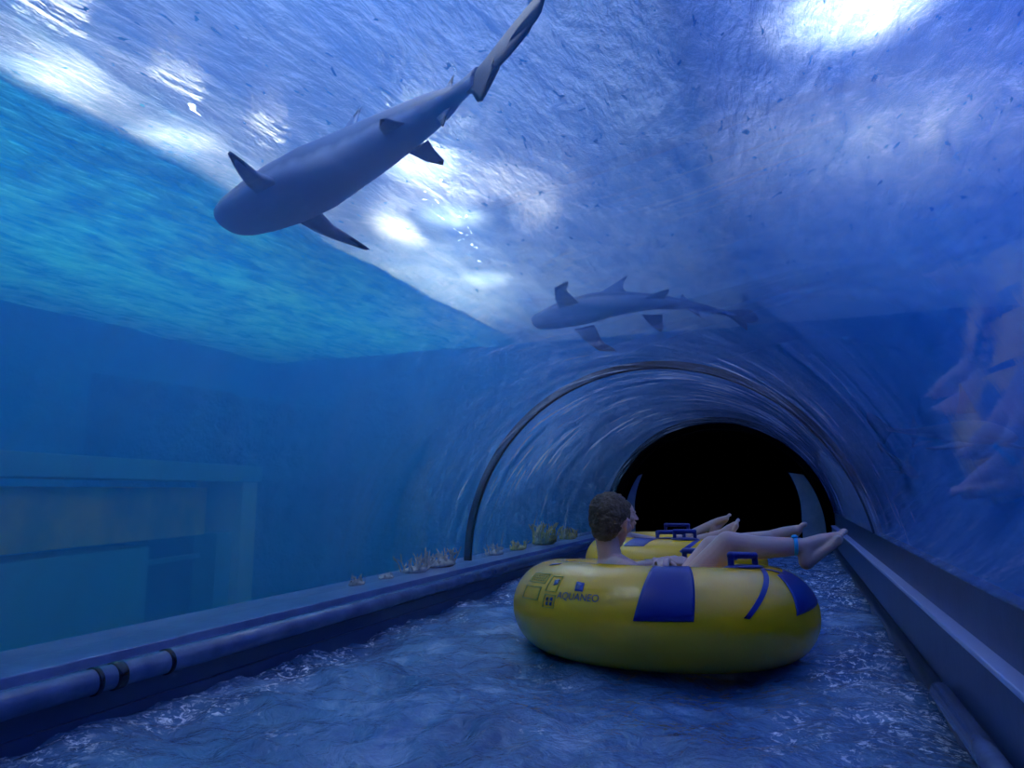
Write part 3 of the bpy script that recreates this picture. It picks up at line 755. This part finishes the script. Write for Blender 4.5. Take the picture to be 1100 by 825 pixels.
# ------------------------------------------------------------------ viewing bay in the left tank wall
m_bay = principled('bay_render', (.04, .26, .40), .85, bump=(6, .3, .03), var=(1.5, (.06, .30, .42)))
m_ochre = principled('ochre_panel', (.42, .40, .12), .85, var=(2, (.14, .24, .18)))
m_recess = principled('recess_blue', (.01, .08, .22), .8)
XW = -5.2
bay = empty('window_1', (XW, 6.2, 0), (0, 0, R(12))); bay['kind'] = 'structure'
def wbox(name, a, b, x0, x1, m, bev=.01):
    (y0, z0), (y1, z1) = a, b
    o = extrude_profile(name, box_prof(x0-XW, x1-XW, z0, z1), y0-6.2, y1-6.2, m, bay, kind=None, bevel=bev); return o
def WP(px, py, x=XW+.45):
    d = ray(px, py); v = Vector((CX, 0, CAMZ))+d*((x-CX)/d.x); return v.y, v.z
yR = WP(262, 520)[0]; zt = WP(262, 508)[1]
wbox('lintel', (1.0, zt-.10), (yR, zt+.07), XW, XW+.6, m_bay)
wbox('pillar', (WP(238, 560)[0], -.8), (yR, zt-.1), XW, XW+.55, principled('pale_pillar', (.22, .45, .50), .8))
wbox('ochre_band', (1.0, WP(100, 582)[1]), (WP(205, 560)[0], zt-.16), XW, XW+.4, m_ochre)
wbox('apron', (1.0, -.8), (WP(117, 600)[0], WP(100, 588)[1]), XW, XW+.45, m_bay)
wbox('apron', (WP(214, 600)[0], -.8), (WP(240, 600)[0], WP(100, 582)[1]), XW, XW+.45, m_bay)
wbox('recess', (WP(117, 600)[0], -.8), (WP(214, 600)[0], WP(100, 586)[1]), XW, XW+.2, m_recess)
wbox('rail_bar', (WP(117, 600)[0], WP(160, 606)[1]), (WP(214, 600)[0], WP(160, 601)[1]), XW+.2, XW+.28, m_bay, .004)
# rock face beside the bay
rb = bmesh.new()
bmesh.ops.create_grid(rb, x_segments=60, y_segments=40, size=1)
vsx = []
o = None
for v in rb.verts:
    y = 7.2+v.co.x*1.5; z = .6+v.co.y*1.4
    dpt = .35*noise.fractal(Vector((y*1.6, z*1.6, 2)), 1, 2, 5)+.12*noise.noise(Vector((y*6, z*6, 5)))
    edge = min(1, (1-max(abs(v.co.x), abs(v.co.y)))*5)
    v.co = Vector((XL+.02+max(0, (1.6+dpt)*edge), y, z))
me = bpy.data.meshes.new('reef_rock'); rb.to_mesh(me); rb.free()
rk = link('reef_rock', me, rockdark); rk['kind'] = 'structure'

# bands round the left rail
m_strap = principled('wet_dark_strap', (.01, .012, .02), .12)
for (px, py), lb in (((100, 737), 'dark wet band round the left rail, nearest the camera'), ((124, 729), 'wide dark wet band round the left rail, between two narrower ones'), ((178, 712), 'dark wet band round the left rail, farthest of the three')):
    yv = AX(px, py, -1.045).y; wd = .035 if px == 124 else .016
    s_ = torus_band('rail_band', Vector((-1.045, yv, .128)), (0, 1, 0), .0352, wd, .004, m_strap, None); tag(s_, lb, 'band')
# lighter bumper segment low on the right
bmp_ = extrude_profile('bumper_pipe', arc(.028, 0, 2*math.pi, 18, cx=1.166, cz=.105)[:-1], 1.3, 2.36, m_rail, smooth=True, kind=None)
tag(bmp_, 'grey bumper pipe along the right channel wall at the bottom right', 'pipe')

# pool lamps above the water
def _rod(bm, z):
    bmesh.ops.create_cone(bm, cap_ends=True, segments=10, radius1=.012, radius2=.012, depth=4.39-z-.17, matrix=Matrix.Translation((0, 0, (4.39-z+.17)/2)))
def lamp(px, py, z, r, power, label, col=(1, .97, .92)):
    c = AZ(px, py, z); root = empty('pool_lamp', c); tag(root, label, 'lamp', 'lamps over the tank')
    m, nt, out = mat('lamp_lens'); e = N(nt, 'ShaderNodeEmission'); e.inputs[0].default_value = (*col, 1); e.inputs[1].default_value = power
    nt.links.new(e.outputs[0], out.inputs[0])
    bm = bmesh.new(); bmesh.ops.create_cone(bm, cap_ends=True, segments=32, radius1=r, radius2=r*.96, depth=.03)
    me = bpy.data.meshes.new('lens'); bm.to_mesh(me); bm.free(); link('lens', me, m, root, smooth=False)
    bm = bmesh.new(); bmesh.ops.create_cone(bm, cap_ends=True, segments=32, radius1=r*1.15, radius2=r*.6, depth=.16, matrix=Matrix.Translation((0, 0, .10)))
    me = bpy.data.meshes.new('housing'); _rod(bm, c.z); bm.to_mesh(me); bm.free(); link('housing', me, m_black, root)
def long_lamp(a, b_, wdt, power, label, col=(.85, .92, 1)):
    mid = (a+b_)/2; d = b_-a; root = empty('pool_lamp', mid, (0, 0, math.atan2(d.y, d.x))); tag(root, label, 'lamp', 'lamps over the tank'); L = d.length
    m, nt, out = mat('lamp_lens'); e = N(nt, 'ShaderNodeEmission'); e.inputs[0].default_value = (*col, 1); e.inputs[1].default_value = power
    nt.links.new(e.outputs[0], out.inputs[0])
    V = lambda x, w_, z: [(-x, -w_, z), (x, -w_, z), (x, w_, z), (-x, w_, z)]
    F_ = [(0, 1, 2, 3), (7, 6, 5, 4), (0, 4, 5, 1), (1, 5, 6, 2), (2, 6, 7, 3), (3, 7, 4, 0)]
    pymesh('lens', V(L/2, wdt/2, 0)+V(L/2, wdt/2, .02), F_, m, root, smooth=False)
    bm = bmesh.new(); _rod(bm, mid.z); me = bpy.data.meshes.new('rod'); bm.to_mesh(me); bm.free(); link('rod', me, m_black, root)
    pymesh('housing', V(L/2+.03, wdt/2+.03, .021)+V(L/2-.05, wdt/2-.05, .14), F_, m_black, root, smooth=False)
long_lamp(AZ(448, 172, 3.3), AZ(512, 285, 3.3), .34, 16, 'long bright lamp seen through the water beside the big shark')
lamp(935, 8, 3.4, .24, 18, 'bright lamp seen through the water at the top right')
lamp(190, 112, 2.84, .15, 14, 'lamp breaking into sparkles left of the big shark head')
lamp(60, 32, 2.84, .15, 14, 'lamp breaking into sparkles in the top left corner')
lamp(290, 160, 2.84, .12, 14, 'small lamp sparkling behind the big shark head')
